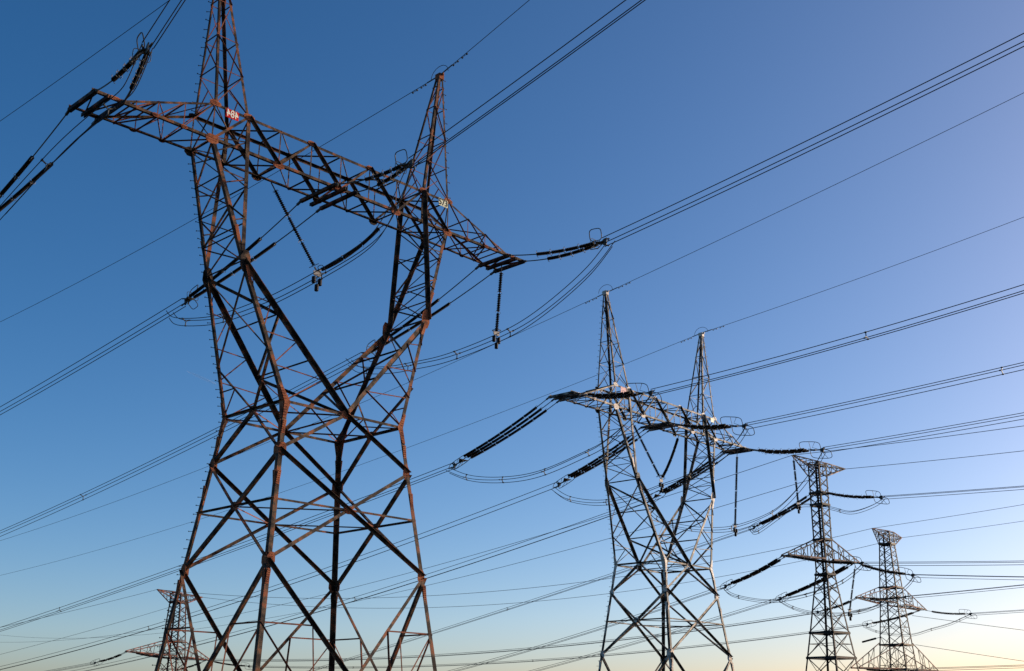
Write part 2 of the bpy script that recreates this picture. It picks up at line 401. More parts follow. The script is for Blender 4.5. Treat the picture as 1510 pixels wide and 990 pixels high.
def gusset(parent, c, n, u, r, mat, h=None):
    mb = MB()
    h = h or r
    poly = [(r, -h * .45), (r * .95, h * .4), (r * .35, h), (-r * .45, h), (-r, h * .35), (-r * .9, -h * .5), (-r * .3, -h), (r * .5, -h * .95)]
    mb.plate(c - n.normalized() * 0.0 + n.normalized() * 0.02, n, u, poly, 0.03)
    nn = n.normalized(); uu = (u - nn * u.dot(nn)).normalized(); vv = nn.cross(uu)
    for i in range(-2, 3):
        for j in (-1, 1):
            b = c + nn * 0.05 + uu * (i * r * .34) + vv * (j * h * .28)
            mb.prism([(.022, 0), (.011, .019), (-.011, .019), (-.022, 0), (-.011, -.019), (.011, -.019)], b, b + nn * 0.03, uu, vv)
    return mb.build("joint_plate", mat, parent)

def big_tower(k, label, ms, mp, mf, zbase, plates):
    x, y, yaw, dz = POSE[k]
    t = thing("lattice_tower", label, "power pylon", (x, y, dz + EYE), yaw, "dead-end pylons with forked waist")
    c_, s_ = math.cos(yaw), math.sin(yaw)
    sl = V((c_ * sd.x + s_ * sd.y, -s_ * sd.x + c_ * sd.y, sd.z))
    F = Frame(sl)
    NX, NY, NZ = V((1, 0, 0)), V((0, 1, 0)), V((0, 0, 1))
    # --- the four legs
    legs = {}
    for nm, sx, sy in (('A', -1, 1), ('B', -1, -1), ('C', 1, -1), ('D', 1, 1)):
        mb = MB()
        p0, p1 = leg(sx, sy, zbase), leg(sx, sy, ZW)
        mb.ang(p0, p1, 0.34, V((-sx, 0, 0)), V((0, -sy, 0)), 0.035)
        L = mb.build("leg", ms, t)
        legs[nm] = L
        # splice plates
        for z in (15.2, 8.4, 18.9):
            for n, u in ((V((0, sy, 0)), NZ), (V((sx, 0, 0)), NZ)):
                q = MB()
                c = leg(sx, sy, z) + (V((-sx * .17, 0, 0)) if abs(n.y) > .5 else V((0, -sy * .17, 0))) + n * .025
                a = (p1 - p0).normalized()
                q.plate(c, n, a, [(-.7, -.14), (.7, -.14), (.7, .14), (-.7, .14)], .03)
                nn = n; uu = (a - nn * a.dot(nn)).normalized(); vv = nn.cross(uu)
                for i in range(-4, 5):
                    for j in (-1, 1):
                        b = c + nn * .015 + uu * (i * .15) + vv * (j * .07)
                        q.prism([(.024, 0), (.012, .02), (-.012, .02), (-.024, 0), (-.012, -.02), (.012, -.02)], b, b + nn * .035, uu, vv)
                q.build("splice_plate", mp, L)
        f = MB()
        zf = zbase
        cx, cy = p0.x, p0.y
        for (h0, h1, w0, w1) in ((-0.6, 0.25, .9, .75), (0.25, 0.45, .75, .45)):
            vs = [V((cx + a * w, cy + b * w, zf + h)) for h, w in ((h0, w0), (h1, w1)) for a, b in ((-1, -1), (1, -1), (1, 1), (-1, 1))]
            f.add(vs, [(3, 2, 1, 0), (4, 5, 6, 7), (0, 1, 5, 4), (1, 2, 6, 5), (2, 3, 7, 6), (3, 0, 4, 7)])
        f.build("footing", M['concrete'], L)
    # --- bracing of the four lower faces
    faces = [((-1, 1), (-1, -1), -NX), ((-1, -1), (1, -1), -NY), ((1, -1), (1, 1), NX), ((1, 1), (-1, 1), NY)]
    for (a, b, n) in faces:
        mb = MB(); fines = []
        P = lambda s, z: leg(s[0], s[1], z)
        mid = lambda z: (P(a, z) + P(b, z)) / 2
        for s in (a, b):
            F.bar(mb, P(s, ZW), mid(ZW), .20, n, .02)
            F.bar(mb, P(s, ZR2), mid(ZR2), .15, n, .02)
            o = b if s == a else a
            fine = MB(); fines.append(fine)
            F.bar(mb, P(s, ZN1), mid(ZW), .25, n, .0)
            F.bar(mb, P(s, ZN1), mid(ZR2), .25, n, .0)
            F.bar(mb, P(s, ZN2), mid(ZR2), .25, n, .0)
            # lowest panel: long diagonals and their sub-bracing
            D0, D1 = P(s, ZN2), P(o, zbase)
            F.bar(mb, D0, D1, .25, n, .0)
            def onD(z, q0=P(o, ZN2), q1=P(s, zbase)):
                tt = (z - q0.z) / (q1.z - q0.z); return q0.lerp(q1, tt)
            def onO(z, q0=D0, q1=D1):
                tt = (z - q0.z) / (q1.z - q0.z); return q0.lerp(q1, tt)
            h0 = P(s, ZR3); h1 = onO(ZR3)
            F.bar(fine, h0, h1, .12, n, -.03)
            al = (P(o, 0) - P(s, 0)).normalized()
            zz = ZR3
            while zz > zbase + 1 and (onD(zz) - h1).dot(al) < 0: zz -= .1
            while zz > zbase + 1 and (onD(zz) - h1).dot(al) > 0: zz -= .1
            ft = onD(zz)
            F.bar(fine, h1, ft, .12, n, -.05)
            F.bar(fine, h0, onD(zz + .9), .11, n, -.05)
            F.bar(fine, P(s, zz + .3), ft, .11, n, -.05)
            F.bar(fine, P(s, zz + .3), onD(zz - 2.2), .10, n, -.05)
        body_ = mb.build("face_bracing", ms, t)
        for fine in fines: fine.build("sub_bracing", mf, body_)
        for z, r in ((ZW, .55), (ZR2, .5)):
            gusset(body_, mid(z), n, NZ.cross(n), r * .8, mp, r * .6)
        for s in (a, b):
            inw = (mid(ZN1) - P(s, ZN1)).normalized()
            gusset(body_, P(s, ZN1) + inw * .28, n, NZ, .5, mp, .32)
            gusset(body_, P(s, ZN2) + inw * .28, n, NZ, .5, mp, .32)
        for s in (a, b):
            inw = (mid(ZW) - P(s, ZW)).normalized()
            c0 = P(s, ZW); lo = P(s, ZW - 1.25); e_ = V((s[0] * EX_, s[1] * EY_, ZE)); hi = c0 + (e_ - c0).normalized() * 1.2
            o_ = n * .03
            q = MB()
            for (p, r) in ((lo, .26), (hi, .26)):
                A0, A1, B0, B1 = c0, c0 + inw * .52, p, p + inw * r
                f_ = [A0, A1, B1, B0]
                q.add([v + o_ for v in f_] + [v + o_ + n * .03 for v in f_], [(0, 1, 2, 3), (7, 6, 5, 4), (0, 4, 5, 1), (1, 5, 6, 2), (2, 6, 7, 3), (3, 7, 4, 0)])
                for m_ in range(1, 6):
                    for j_ in (.10, .22):
                        bb = c0.lerp(p, m_ / 6) + inw * j_ + n * .055
                        q.prism([(.026, 0), (.013, .022), (-.013, .022), (-.026, 0), (-.013, -.022), (.013, -.022)], bb, bb + n * .035, NZ, n.cross(NZ))
            q.build("joint_plate", mp, body_)
    # --- waist frame: plan bracing
    mb = MB()
    mids = [V((0, -WY, ZW)), V((WX, 0, ZW)), V((0, WY, ZW)), V((-WX, 0, ZW))]
    for i in range(4): F.bar(mb, mids[i], mids[(i + 1) % 4], .12, NZ, .0)
    F.bar(mb, mids[0], mids[2], .12, NZ, -.03)
    for i, (sx, sy) in enumerate(((-1, -1), (1, -1), (1, 1), (-1, 1))):
        F.bar(mb, leg(sx, sy, ZW), (mids[i] + mids[i - 1]) / 2, .09, NZ, -.02)
    mb.build("waist_frame", mf, t)
    m2 = [(leg(-1, -1, ZR2) + leg(1, -1, ZR2)) / 2, (leg(1, -1, ZR2) + leg(1, 1, ZR2)) / 2, (leg(1, 1, ZR2) + leg(-1, 1, ZR2)) / 2, (leg(-1, 1, ZR2) + leg(-1, -1, ZR2)) / 2]
    mb = MB()
    for i in range(4): F.bar(mb, m2[i], m2[(i + 1) % 4], .10, NZ, .0)
    mb.build("lower_frame", mf, t)
    # --- the two forked arms, waist to beam
    for sx in (-1, 1):
        ch = MB(); br = MB(); fnl = []
        O = {}; I = {}; UO = {}; UI = {}
        for sy in (-1, 1):
            w0, e0, m0 = leg(sx, sy, ZW), V((sx * EX_, sy * EY_, ZE)), V((0, sy * WY, ZW))
            bo, bi = V((sx * BO, sy * BY, ZB)), V((sx * BI, sy * BY, ZT))
            O[sy], I[sy], UO[sy], UI[sy] = (w0, e0), (m0, e0), (e0, bo), (e0, bi)
            ch.ang(w0, e0, .30, V((-sx, 0, 0)), V((0, -sy, 0)), .032)
            ch.ang(e0, bo, .30, V((-sx, 0, 0)), V((0, -sy, 0)), .032)
            # inner chords; the upstanding flange faces out of the tower
            nn = V((0, sy, 0))
            F.bar(ch, m0, e0, .34, nn, .0)
            F.bar(ch, e0, bi, .32, nn, .0)
        arm = ch.build("forked_arm", ms, t)
        for sy in (-1, 1):
            nn = V((0, sy, 0))
            lp = lambda c, f: c[0].lerp(c[1], f)
            fn = MB(); fnl.append(fn)
            fo, fi = [0, .26, .50, .75], [.23, .48, .73]
            for i in range(3):
                F.bar(fn, lp(O[sy], fo[i]), lp(I[sy], fi[i]), .11, nn, -.03)
                F.bar(fn, lp(O[sy], fo[i + 1]), lp(I[sy], fi[i]), .10, nn, -.03)
            F.bar(fn, lp(O[sy], .75), lp(I[sy], .9), .10, nn, -.03)
            uo, ui = [.0, .33, .64, .9], [.30, .58, .86]
            for i in range(3):
                F.bar(br, lp(UO[sy], uo[i + 1]), lp(UI[sy], ui[i] * .95), .10, nn, -.03)
                F.bar(br, lp(UI[sy], ui[i] * .95), lp(UO[sy], uo[i + 1] + .12), .11, nn, -.03)
        NS = V((sx, 0, 0))
        wm = V((sx * WX, 0, ZW))
        F.bar(br, wm, lp(O[-1], .36), .17, NS, .0); F.bar(br, wm, lp(O[1], .36), .17, NS, .0)
        F.bar(br, lp(O[-1], .36), lp(O[1], 1), .13, NS, .0); F.bar(br, lp(O[1], .36), lp(O[-1], .95), .13, NS, -.04)
        fn = MB(); fnl.append(fn)
        F.bar(fn, lp(O[1], .18), (wm + lp(O[1], .36)) / 2, .09, NS, .0)
        fn = MB(); fnl.append(fn)
        F.bar(fn, lp(O[-1], .18), (wm + lp(O[-1], .36)) / 2, .09, NS, .0)
        F.bar(fn, lp(O[-1], .0), (wm + lp(O[-1], .36)) / 2, .09, NS, .0)
        fn = fnl[-2]
        F.bar(fn, lp(O[1], .0), (wm + lp(O[1], .36)) / 2, .09, NS, .0)
        def zig(c, fr, n, w, s0=1, ring=True):
            for i in range(len(fr) - 1):
                s1 = s0 if i % 2 else -s0
                F.bar(br, lp(c[s1], fr[i]), lp(c[-s1], fr[i + 1]), w, n, -.02)
                if ring and i: F.bar(br, lp(c[-1], fr[i]), lp(c[1], fr[i]), .09, n, .0)
        zig(UO, [0, .22, .45, .70, 1], V((sx, 0, -.2)), .13)
        zig(UO, [0, .22, .45, .70, 1], V((sx, 0, -.2)), .10, -1, False)
        nI = V((-sx * .8, 0, .6))
        for i, (f0, f1) in enumerate(((.0, .36), (.36, .66), (.66, 1))):
            s1 = 1 if i % 2 else -1
            F.bar(br, lp(I[s1], f0), lp(I[-s1], f1), .17, nI, .0)
            F.bar(br, lp(I[-1], f1), lp(I[1], f1), .13, nI, .0)
        zig(UI, [0, .25, .5, .75], V((-sx, 0, 0)), .12)
        for fn in fnl: fn.build("sub_bracing", mf, arm)
        br.build("arm_bracing", ms, arm)
        for sy in (-1, 1):
            gusset(arm, V((sx * EX_, sy * EY_, ZE)) + V((-sx * .2, 0, 0)), V((0, sy, 0)), NZ, .85, ms if sx < 0 else mp, .42)
            q = MB()
            a0, a1 = O[sy][0].lerp(O[sy][1], .84), O[sy][0].lerp(O[sy][1], .93)
            q.plate((a0 + a1) / 2 + V((-sx * .15, sy * .03, 0)), V((0, sy, 0)), a1 - a0, [(-.9, -.14), (.9, -.14), (.9, .14), (-.9, .14)], .03)
            q.build("splice_plate", mp, arm)
            q = MB()
            a0, a1 = UO[sy][0].lerp(UO[sy][1], .12), UO[sy][0].lerp(UO[sy][1], .3)
            q.plate((a0 + a1) / 2 + V((-sx * .15, sy * .03, 0)), V((0, sy, 0)), a1 - a0, [(-.8, -.14), (.8, -.14), (.8, .14), (-.8, .14)], .03)
            q.build("splice_plate", mp, arm)
    # --- the bridge beam
    ch = MB(); br = MB()
    for sy in (-1, 1):
        ny = V((0, sy, 0))
        ch.ang(V((-BO, sy * BY, ZB)), V((BO, sy * BY, ZB)), .22, V((0, 0, 1)), V((0, -sy, 0)), .025)
        ch.ang(V((-BO, sy * BY, ZT)), V((BO, sy * BY, ZT)), .22, V((0, 0, -1)), V((0, -sy, 0)), .025)
        top = [-BI, -BI / 3, BI / 3, BI]; bot = [-5.88, 0, 5.88]
        for i in range(3):
            F.bar(br, V((top[i], sy * BY, ZT)), V((bot[i], sy * BY, ZB)), .24, ny, .0)
            F.bar(br, V((bot[i], sy * BY, ZB)), V((top[i + 1], sy * BY, ZT)), .18, ny, .0)
            F.bar(br, V((bot[i], sy * BY, ZB)), V((bot[i], sy * BY, ZT)), .12, ny, -.03)
        for xx in (-BO, BO, top[1], top[2]):
            F.bar(br, V((xx, sy * BY, ZB)), V((xx, sy * BY, ZT)), .13, ny, .0)
        for sx in (-1, 1):
            F.bar(br, V((sx * BO, sy * BY, ZB)), V((sx * BI, sy * BY, ZT)), .20, ny, .0)
            F.bar(br, V((sx * BI, sy * BY, ZB)), V((sx * BI, sy * BY, ZT)), .30, ny, .0)
    for z, n in ((ZB, -NZ), (ZT, NZ)):
        xs = [-BO, -BI, -5.88, -BI / 3, 0, BI / 3, 5.88, BI, BO]
        for i in range(8):
            s1 = 1 if i % 2 else -1
            F.bar(br, V((xs[i], s1 * BY, z)), V((xs[i + 1], -s1 * BY, z)), .11, n, .0)
        for xx in xs: F.bar(br, V((xx, -BY, z)), V((xx, BY, z)), .11, n, .0)
    for xx in (-BO, -BI, BI, BO):
        F.bar(br, V((xx, -BY, ZB)), V((xx, BY, ZT)), .10, V((1, 0, 0)), .0)
        F.bar(br, V((xx, BY, ZB)), V((xx, -BY, ZT)), .10, V((1, 0, 0)), .04)
    beam = ch.build("bridge_beam", ms, t)
    br.build("beam_bracing", ms, beam)
    for xx, z, r, h in ((-BO, ZB, .55, .38), (-5.88, ZB, .52, .30), (0, ZB, .50, .28), (5.88, ZB, .5, .30), (BO, ZB, .5, .34),
                        (-BO, ZT, .5, .22), (-BI, ZT, .5, .24), (-BI / 3, ZT, .45, .2), (BI / 3, ZT, .4, .18), (BI, ZT, .45, .24), (BO, ZT, .5, .24)):
        gusset(beam, V((xx, -BY, z)), -NY, NX, r, mp, h)
        gusset(beam, V((xx, BY, z)), NY, NX, r * .9, ms, h)
    # three beams under the middle of the bridge, which carry the middle phase
    for xx in (-1.0, 0.0, 1.0):
        q = MB()
        for o in (-.09, .09):
            q.box(V((xx + o, -2.35, ZB - .16)), V((xx + o, 2.35, ZB - .16)), .10, .26)
        q.build("attachment_beam", ms, beam)
    # --- cantilever arms
    for sx in (-1, 1):
        ch = MB(); br = MB()
        tipx = [21.0, 20.0, 19.0]
        for sy in (-1, 1):
            ny = V((0, sy, 0))
            b0, t0 = V((sx * BO, sy * BY, ZB)), V((sx * BO, sy * BY, ZT))
            b1, t1 = V((sx * 21.2, sy * TY, ZB - .05)), V((sx * 19.0, sy * TY * .98, ZB + .12))
            ch.ang(b0, b1, .21, V((0, 0, 1)), V((0, -sy, 0)), .025)
            ch.ang(t0, t1, .16, V((0, 0, -1)), V((0, -sy, 0)), .02)
            fr = [0, .33, .62, .85]
            for i in range(1, 4):
                F.bar(br, b0.lerp(t1, fr[i]), t0.lerp(t1, fr[i]), .09, ny, .0)
            for i in range(3):
                F.bar(br, t0.lerp(t1, fr[i]), b0.lerp(t1, fr[i + 1]), .10, ny, -.02)
        for f in ((0, .33), (.33, .62), (.62, .85)):
            for z0, z1_, n in ((ZB, ZB, -NZ), (ZT, ZB + .12, NZ)):
                A = lambda ff, sy: V((sx * (BO + (19.0 - BO) * ff), sy * (BY + (TY - BY) * ff), z0 + (z1_ - z0) * ff))
                F.bar(br, A(f[0], -1 if f[0] != .33 else 1), A(f[1], 1 if f[0] != .33 else -1), .10, n, .0)
                F.bar(br, A(f[1], -1), A(f[1], 1), .10, n, .0)
        F.bar(br, V((sx * 21, -TY, ZB)), V((sx * 20, TY, ZB)), .10, -NZ, .0)
        F.bar(br, V((sx * 19, -TY, ZB)), V((sx * 20, TY, ZB)), .10, -NZ, .0)
        arm = ch.build("cantilever_arm", ms, t)
        br.build("arm_bracing", mf, arm)
        for xx in tipx:
            q = MB()
            for o in (-.10, .10):
                q.box(V((sx * xx + o, -1.95, ZB - .12)), V((sx * xx + o, 1.95, ZB - .12)), .09, .28)
            q.build("attachment_beam", ms, arm)
        for sy in (-1, 1):
            gusset(arm, V((sx * 19.5, sy * TY, ZB + .02)), V((0, sy, 0)), NX, .5, mp, .15)
            gusset(arm, V((sx * 14.1, sy * TY * .92, ZB + .05)), V((0, sy, 0)), NX, .28, mp, .15)
            gusset(arm, V((sx * 16.4, sy * TY * .95, ZB + .05)), V((0, sy, 0)), NX, .28, mp, .15)
    # --- ground-wire peaks
    for sx in (-1, 1):
        ch = MB(); br = MB(); c = {}
        for (a, xx, w) in ((-1, BO, .18), (1, BI, .22)):          # outer, inner
            for sy in (-1, 1):
                p0, p1 = V((sx * xx, sy * BY, ZT)), V((sx * (PX + (.22 if a < 0 else -.22)), sy * .22, ZP))
                c[(a, sy)] = (p0, p1)
                ch.ang(p0, p1, w, V((-sx if a < 0 else sx, 0, 0)), V((0, -sy, 0)), .022)
        lv = [0, .25, .47, .72, .90]
        lp = lambda q, f: q[0].lerp(q[1], f)
        for i in range(len(lv) - 1):
            for (A, B, n) in (((-1, -1), (1, -1), -NY), ((-1, 1), (1, 1), NY), ((-1, -1), (-1, 1), V((sx, 0, 0))), ((1, -1), (1, 1), V((-sx, 0, 0)))):
                if i % 2: A, B = B, A
                F.bar(br, lp(c[A], lv[i]), lp(c[B], lv[i + 1]), .09, n, .0)
                if i == 0: F.bar(br, lp(c[B], lv[i]), (lp(c[A], lv[i]) + lp(c[B], lv[i + 1])) / 2, .08, n, -.04)
                F.bar(br, lp(c[A], lv[i + 1]), lp(c[B], lv[i + 1]), .08, n, .0)
        pk = ch.build("ground_wire_peak", ms, t)
        br.build("peak_bracing", mf, pk)
        q = MB()
        q.box(V((sx * PX, 0, ZP - .35)), V((sx * PX, 0, ZP + .22)), .62, .55)
        q.box(V((sx * PX, -.55, ZP + .1)), V((sx * PX, .55, ZP + .1)), .12, .2)
        q.build("peak_cap", mp, pk)
    # --- step bolts: up the left rear leg, arm and peak; up the right peak
    bolt = {}
    def pegs(parent, p0, p1, d, sp, mat):
        L = (p1 - p0).length; n = int(L / sp)
        for i in range(n):
            p = p0.lerp(p1, (i + .5) / n)
            key = (d.x, i % 2)
            if key not in bolt:
                dd = (d + V((0, .9 if i % 2 else -.0, 0))).normalized()
                q = MB()
                q.prism([(-.0175, -.0175), (.0175, -.0175), (.0175, .0175), (-.0175, .0175)], V((0, 0, 0)), dd * .24, dd.cross(NZ), NZ)
                q.prism([(-.038, -.038), (.038, -.038), (.038, .038), (-.038, .038)], dd * .24, dd * .28, dd.cross(NZ), NZ)
                o = q.build("step_bolt", mat, parent); bolt[key] = o
            else:
                o = bolt[key].copy(); col.objects.link(o); o.parent = parent
            o.location = p
    arms = [o for o in t.children if o.name.startswith("forked_arm")]
    peaks = [o for o in t.children if o.name.startswith("ground_wire_peak")]
    pegs(legs['A'], leg(-1, 1, zbase + 3.5), leg(-1, 1, ZW), V((-1, 0, 0)), .62, ms)
    pegs(arms[0], leg(-1, 1, ZW), V((-EX_, EY_, ZE)), V((-1, 0, 0)), .6, ms)
    pegs(arms[0], V((-EX_, EY_, ZE)), V((-BO, BY, ZB)), V((-1, 0, 0)), .6, ms)
    pegs(peaks[0], V((-BO, BY, ZT)), V((-PX - .22, .22, ZP)), V((-1, 0, 0)), .75, ms)
    pegs(peaks[1], V((BO, -BY, ZT)), V((PX + .22, -.22, ZP)), V((1, 0, 0)), .75, ms)
    # --- number plates hung under the front top chord
    for (xx, wd, ht, pm, txt, tm, mirror, lab) in plates:
        q = MB()
        zc = ZT - .12 - ht / 2
        q.prism([(-wd / 2, -ht / 2), (wd / 2, -ht / 2), (wd / 2, ht / 2), (-wd / 2, ht / 2)], V((xx, -BY - .16, zc)), V((xx, -BY - .13, zc)), NX, NZ)
        q.box(V((xx - wd * .35, -BY - .10, ZT)), V((xx - wd * .35, -BY - .10, zc)), .04)
        q.box(V((xx + wd * .35, -BY - .10, ZT)), V((xx + wd * .35, -BY - .10, zc)), .04)
        pl = tag(q.build("number_plate", pm, t), lab)
        if txt:
            cu = bpy.data.curves.new("numerals", 'FONT')
            cu.body = txt; cu.size = ht * 1.2; cu.align_x = 'CENTER'; cu.align_y = 'CENTER'
            cu.extrude = .008; cu.offset = .009
            tmp = bpy.data.objects.new("tmp_text", cu)
            col.objects.link(tmp)
            bpy.context.view_layer.update()
            me = bpy.data.meshes.new_from_object(tmp.evaluated_get(bpy.context.evaluated_depsgraph_get()))
            bpy.data.objects.remove(tmp)
            sxx = -1 if mirror else 1
            w_ = max(v.co.x for v in me.vertices) - min(v.co.x for v in me.vertices)
            fit_ = min(1.25, wd * .92 / w_)
            for v in me.vertices:
                v.co = V((xx + sxx * v.co.x * fit_, -BY - .172 - v.co.z, zc + v.co.y))
            me.materials.clear(); me.materials.append(tm)
            o = bpy.data.objects.new("numerals", me); col.objects.link(o); o.parent = pl
    return t

big_tower(1, "biggest nearest forked lattice pylon of rusty red steel with a red number plate", M['rust_steel'], M['rust_plate'], M['rust_fine'], -8.1,
          [(-10.35, 1.1, .70, M['red_enamel'], "484", M['white_enamel'], True, "red plate with white numerals"),
           (11.05, 1.05, .68, M['cream_enamel'], "573", M['black_paint'], False, "pale yellow plate with black numerals")])
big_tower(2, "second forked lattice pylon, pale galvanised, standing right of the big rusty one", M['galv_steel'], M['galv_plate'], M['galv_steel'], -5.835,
          [(-10.2, 1.35, .9, M['pink_enamel'], "", None, False, "faded pink plate"), (10.9, .8, .6, M['cream_enamel'], "", None, False, "pale bleached plate")])

# ---------------------------------------------------------------- slender body towers further back
def body_tower(name, k, label, ms, mb_, levels, arms, horn, topz, group=None, wbar=.16, rings=()):
    """levels: (z, half width) from the base up (tower-local, eye level = 0)"""
    x, y, yaw, dz = POSE[k]
    t = thing(name, label, "power pylon", (x, y, EYE), yaw, group)
    def hw(z):
        for (z0, w0), (z1, w1) in zip(levels, levels[1:]):
            if z <= z1: return w0 + (w1 - w0) * (z - z0) / (z1 - z0)
        return levels[-1][1]
    C4 = ((-1, -1), (1, -1), (1, 1), (-1, 1))
    zb = levels[0][0]
    for sx, sy in C4:
        q = MB()
        for (z0, w0), (z1, w1) in zip(levels, levels[1:]):
            q.ang(V((sx * w0, sy * w0, z0)), V((sx * w1, sy * w1, z1)), wbar * 1.75, V((-sx, 0, 0)), V((0, -sy, 0)), .04)
        q.build("leg", ms, t)
    for f in range(4):
        a, b = C4[f], C4[(f + 1) % 4]
        n = V(((a[0] + b[0]) / 2, (a[1] + b[1]) / 2, 0))
        q = MB(); z = zb; i = 0
        while z < topz - .8:
            w_ = hw(z); h = min(max(1.25 * w_ * (1.0 if z > levels[-3][0] else 1.15), 1.7), topz - z)
            if topz - (z + h) < .8: h = topz - z
            z2 = z + h; w2 = hw(z2)
            A0, B0 = V((a[0] * w_, a[1] * w_, z)), V((b[0] * w_, b[1] * w_, z))
            A1, B1 = V((a[0] * w2, a[1] * w2, z2)), V((b[0] * w2, b[1] * w2, z2))
            q.ang(A0, B1, wbar * .8, n.cross(V((0, 0, 1))), -n); q.ang(B0 - n * .03, A1 - n * .03, wbar * .8, n.cross(V((0, 0, 1))), -n)
            if i % 3 == 0 or w_ > 2.4: q.ang((A0 + A1) / 2, (B0 + B1) / 2, wbar * .6, V((0, 0, 1)), -n)
            z = z2; i += 1
        q.build("face_bracing", ms, t)
    for z in rings:
        q = MB(); w_ = hw(z) + .04
        for f in range(4):
            a, b = C4[f], C4[(f + 1) % 4]
            q.box(V((a[0] * w_, a[1] * w_, z)), V((b[0] * w_, b[1] * w_, z)), .22, .34)
        q.box(V((-w_, -w_, z)), V((w_, w_, z)), .14); q.box(V((w_, -w_, z)), V((-w_, w_, z)), .14)
        q.build("platform_frame", ms, t)
    # crossarms: (left tip, right tip, z of the upper chord at the body, half depth at the tip)
    for (lt, rt_, zu, ht) in arms:
        for tip, s in ((lt, -1), (rt_, 1)):
            q = MB(); br = MB()
            zl = (lt.z + rt_.z) / 2; wl = hw(zl); wu = hw(zu)
            for sy in (-1, 1):
                b0 = V((s * wl, sy * wl, zl)); u0 = V((s * wu, sy * wu, zu)); tp = V((tip.x, sy * ht, tip.z)); tu = V((tip.x, sy * ht * .9, tip.z + .12))
                q.box(b0, tp, .22, .28); q.box(u0, tu, wbar)
                n = 5
                for i in range(1, n):
                    f = i / n
                    br.box(b0.lerp(tp, f), u0.lerp(tu, f), .10)
                    if i < n - 1: br.box(b0.lerp(tp, f), u0.lerp(tu, (i + 1) / n) if i % 2 else u0.lerp(tu, (i - 1) / n), .09)
            n = 5
            for i in range(n):
                f0, f1 = i / n, (i + 1) / n
                sy = 1 if i % 2 else -1
                Bq = lambda f, sy_: V((s * wl, sy_ * wl, zl)).lerp(V((tip.x, sy_ * ht, tip.z)), f)
                br.box(Bq(f0, sy), Bq(f1, -sy), .10); br.box(Bq(f1, -1), Bq(f1, 1), .12)
            a_ = q.build("crossarm", mb_, t)
            br.build("arm_bracing", ms, a_)
    # horns that hold the ground wires
    lt, rt_, zl = horn
    for tip, s in ((lt, -1), (rt_, 1)):
        q = MB(); br = MB(); w_ = hw(zl); wt = hw(topz)
        for sy in (-1, 1):
            b0 = V((s * w_, sy * w_, zl)); u0 = V((s * wt * .9, sy * wt, topz)); tp = V((tip.x, sy * .12, tip.z))
            q.box(b0, tp, wbar); q.box(u0, tp, wbar)
            for i in range(1, 4):
                f = i / 4
                br.box(b0.lerp(tp, f), u0.lerp(tp, f), .09)
                br.box(b0.lerp(tp, f), u0.lerp(tp, (i - 1) / 4), .08)
                br.box(V((0, 0, 0)) + b0.lerp(tp, f), V((b0.lerp(tp, f).x, -b0.lerp(tp, f).y, b0.lerp(tp, f).z)), .08)
                br.box(u0.lerp(tp, f), V((u0.lerp(tp, f).x, -u0.lerp(tp, f).y, u0.lerp(tp, f).z)), .08)
        h_ = q.build("horn", mb_, t)
        br.build("horn_bracing", ms, h_)
    q = MB()
    wt = hw(topz)
    for f in range(4):
        a, b = C4[f], C4[(f + 1) % 4]
        q.box(V((a[0] * wt, a[1] * wt, topz)), V((b[0] * wt, b[1] * wt, topz)), .14)
    q.box(V((-wt, -wt, topz)), V((wt, wt, topz)), .1)
    q.build("top_frame", mb_, t)
    return t

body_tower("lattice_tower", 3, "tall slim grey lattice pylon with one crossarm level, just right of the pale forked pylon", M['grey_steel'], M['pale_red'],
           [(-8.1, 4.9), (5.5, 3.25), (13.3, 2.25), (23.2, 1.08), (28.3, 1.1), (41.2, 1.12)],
           [(TIPS[3][2], TIPS[3][3], 28.3, .75)], (TIPS[3][0], TIPS[3][1], 39.0), 41.2, wbar=.15, rings=(36.06, 34.1, 28.3, 22.6, 13.3, 9.4))
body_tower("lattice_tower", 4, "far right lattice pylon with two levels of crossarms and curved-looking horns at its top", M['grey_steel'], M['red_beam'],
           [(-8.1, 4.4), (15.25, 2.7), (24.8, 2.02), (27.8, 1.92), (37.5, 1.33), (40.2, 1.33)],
           [(TIPS[4][2], TIPS[4][3], 28.0, .8), (TIPS[4][4], TIPS[4][5], 16.0, .9)], (TIPS[4][0], TIPS[4][1], 37.4), 40.2, "double-circuit pylons on the far line", wbar=.15, rings=(37.5, 27.9, 15.6))
body_tower("lattice_tower", 5, "small distant reddish lattice pylon seen behind the left legs of the biggest pylon", M['red_steel'], M['red_beam'],
           [(-8.1, 4.6), (11.6, 2.87), (15.2, 2.55), (18.9, 2.35), (29.5, 1.7), (32.0, 1.72)],
           [(TIPS[5][2], TIPS[5][3], 19.0, .8), (TIPS[5][2] + V((-3, 0, -13)), TIPS[5][3] + V((3, 0, -13)), 5.5, .9)], (TIPS[5][0], TIPS[5][1], 29.4), 32.0, "double-circuit pylons on the far line", wbar=.21, rings=(29.5, 18.9))

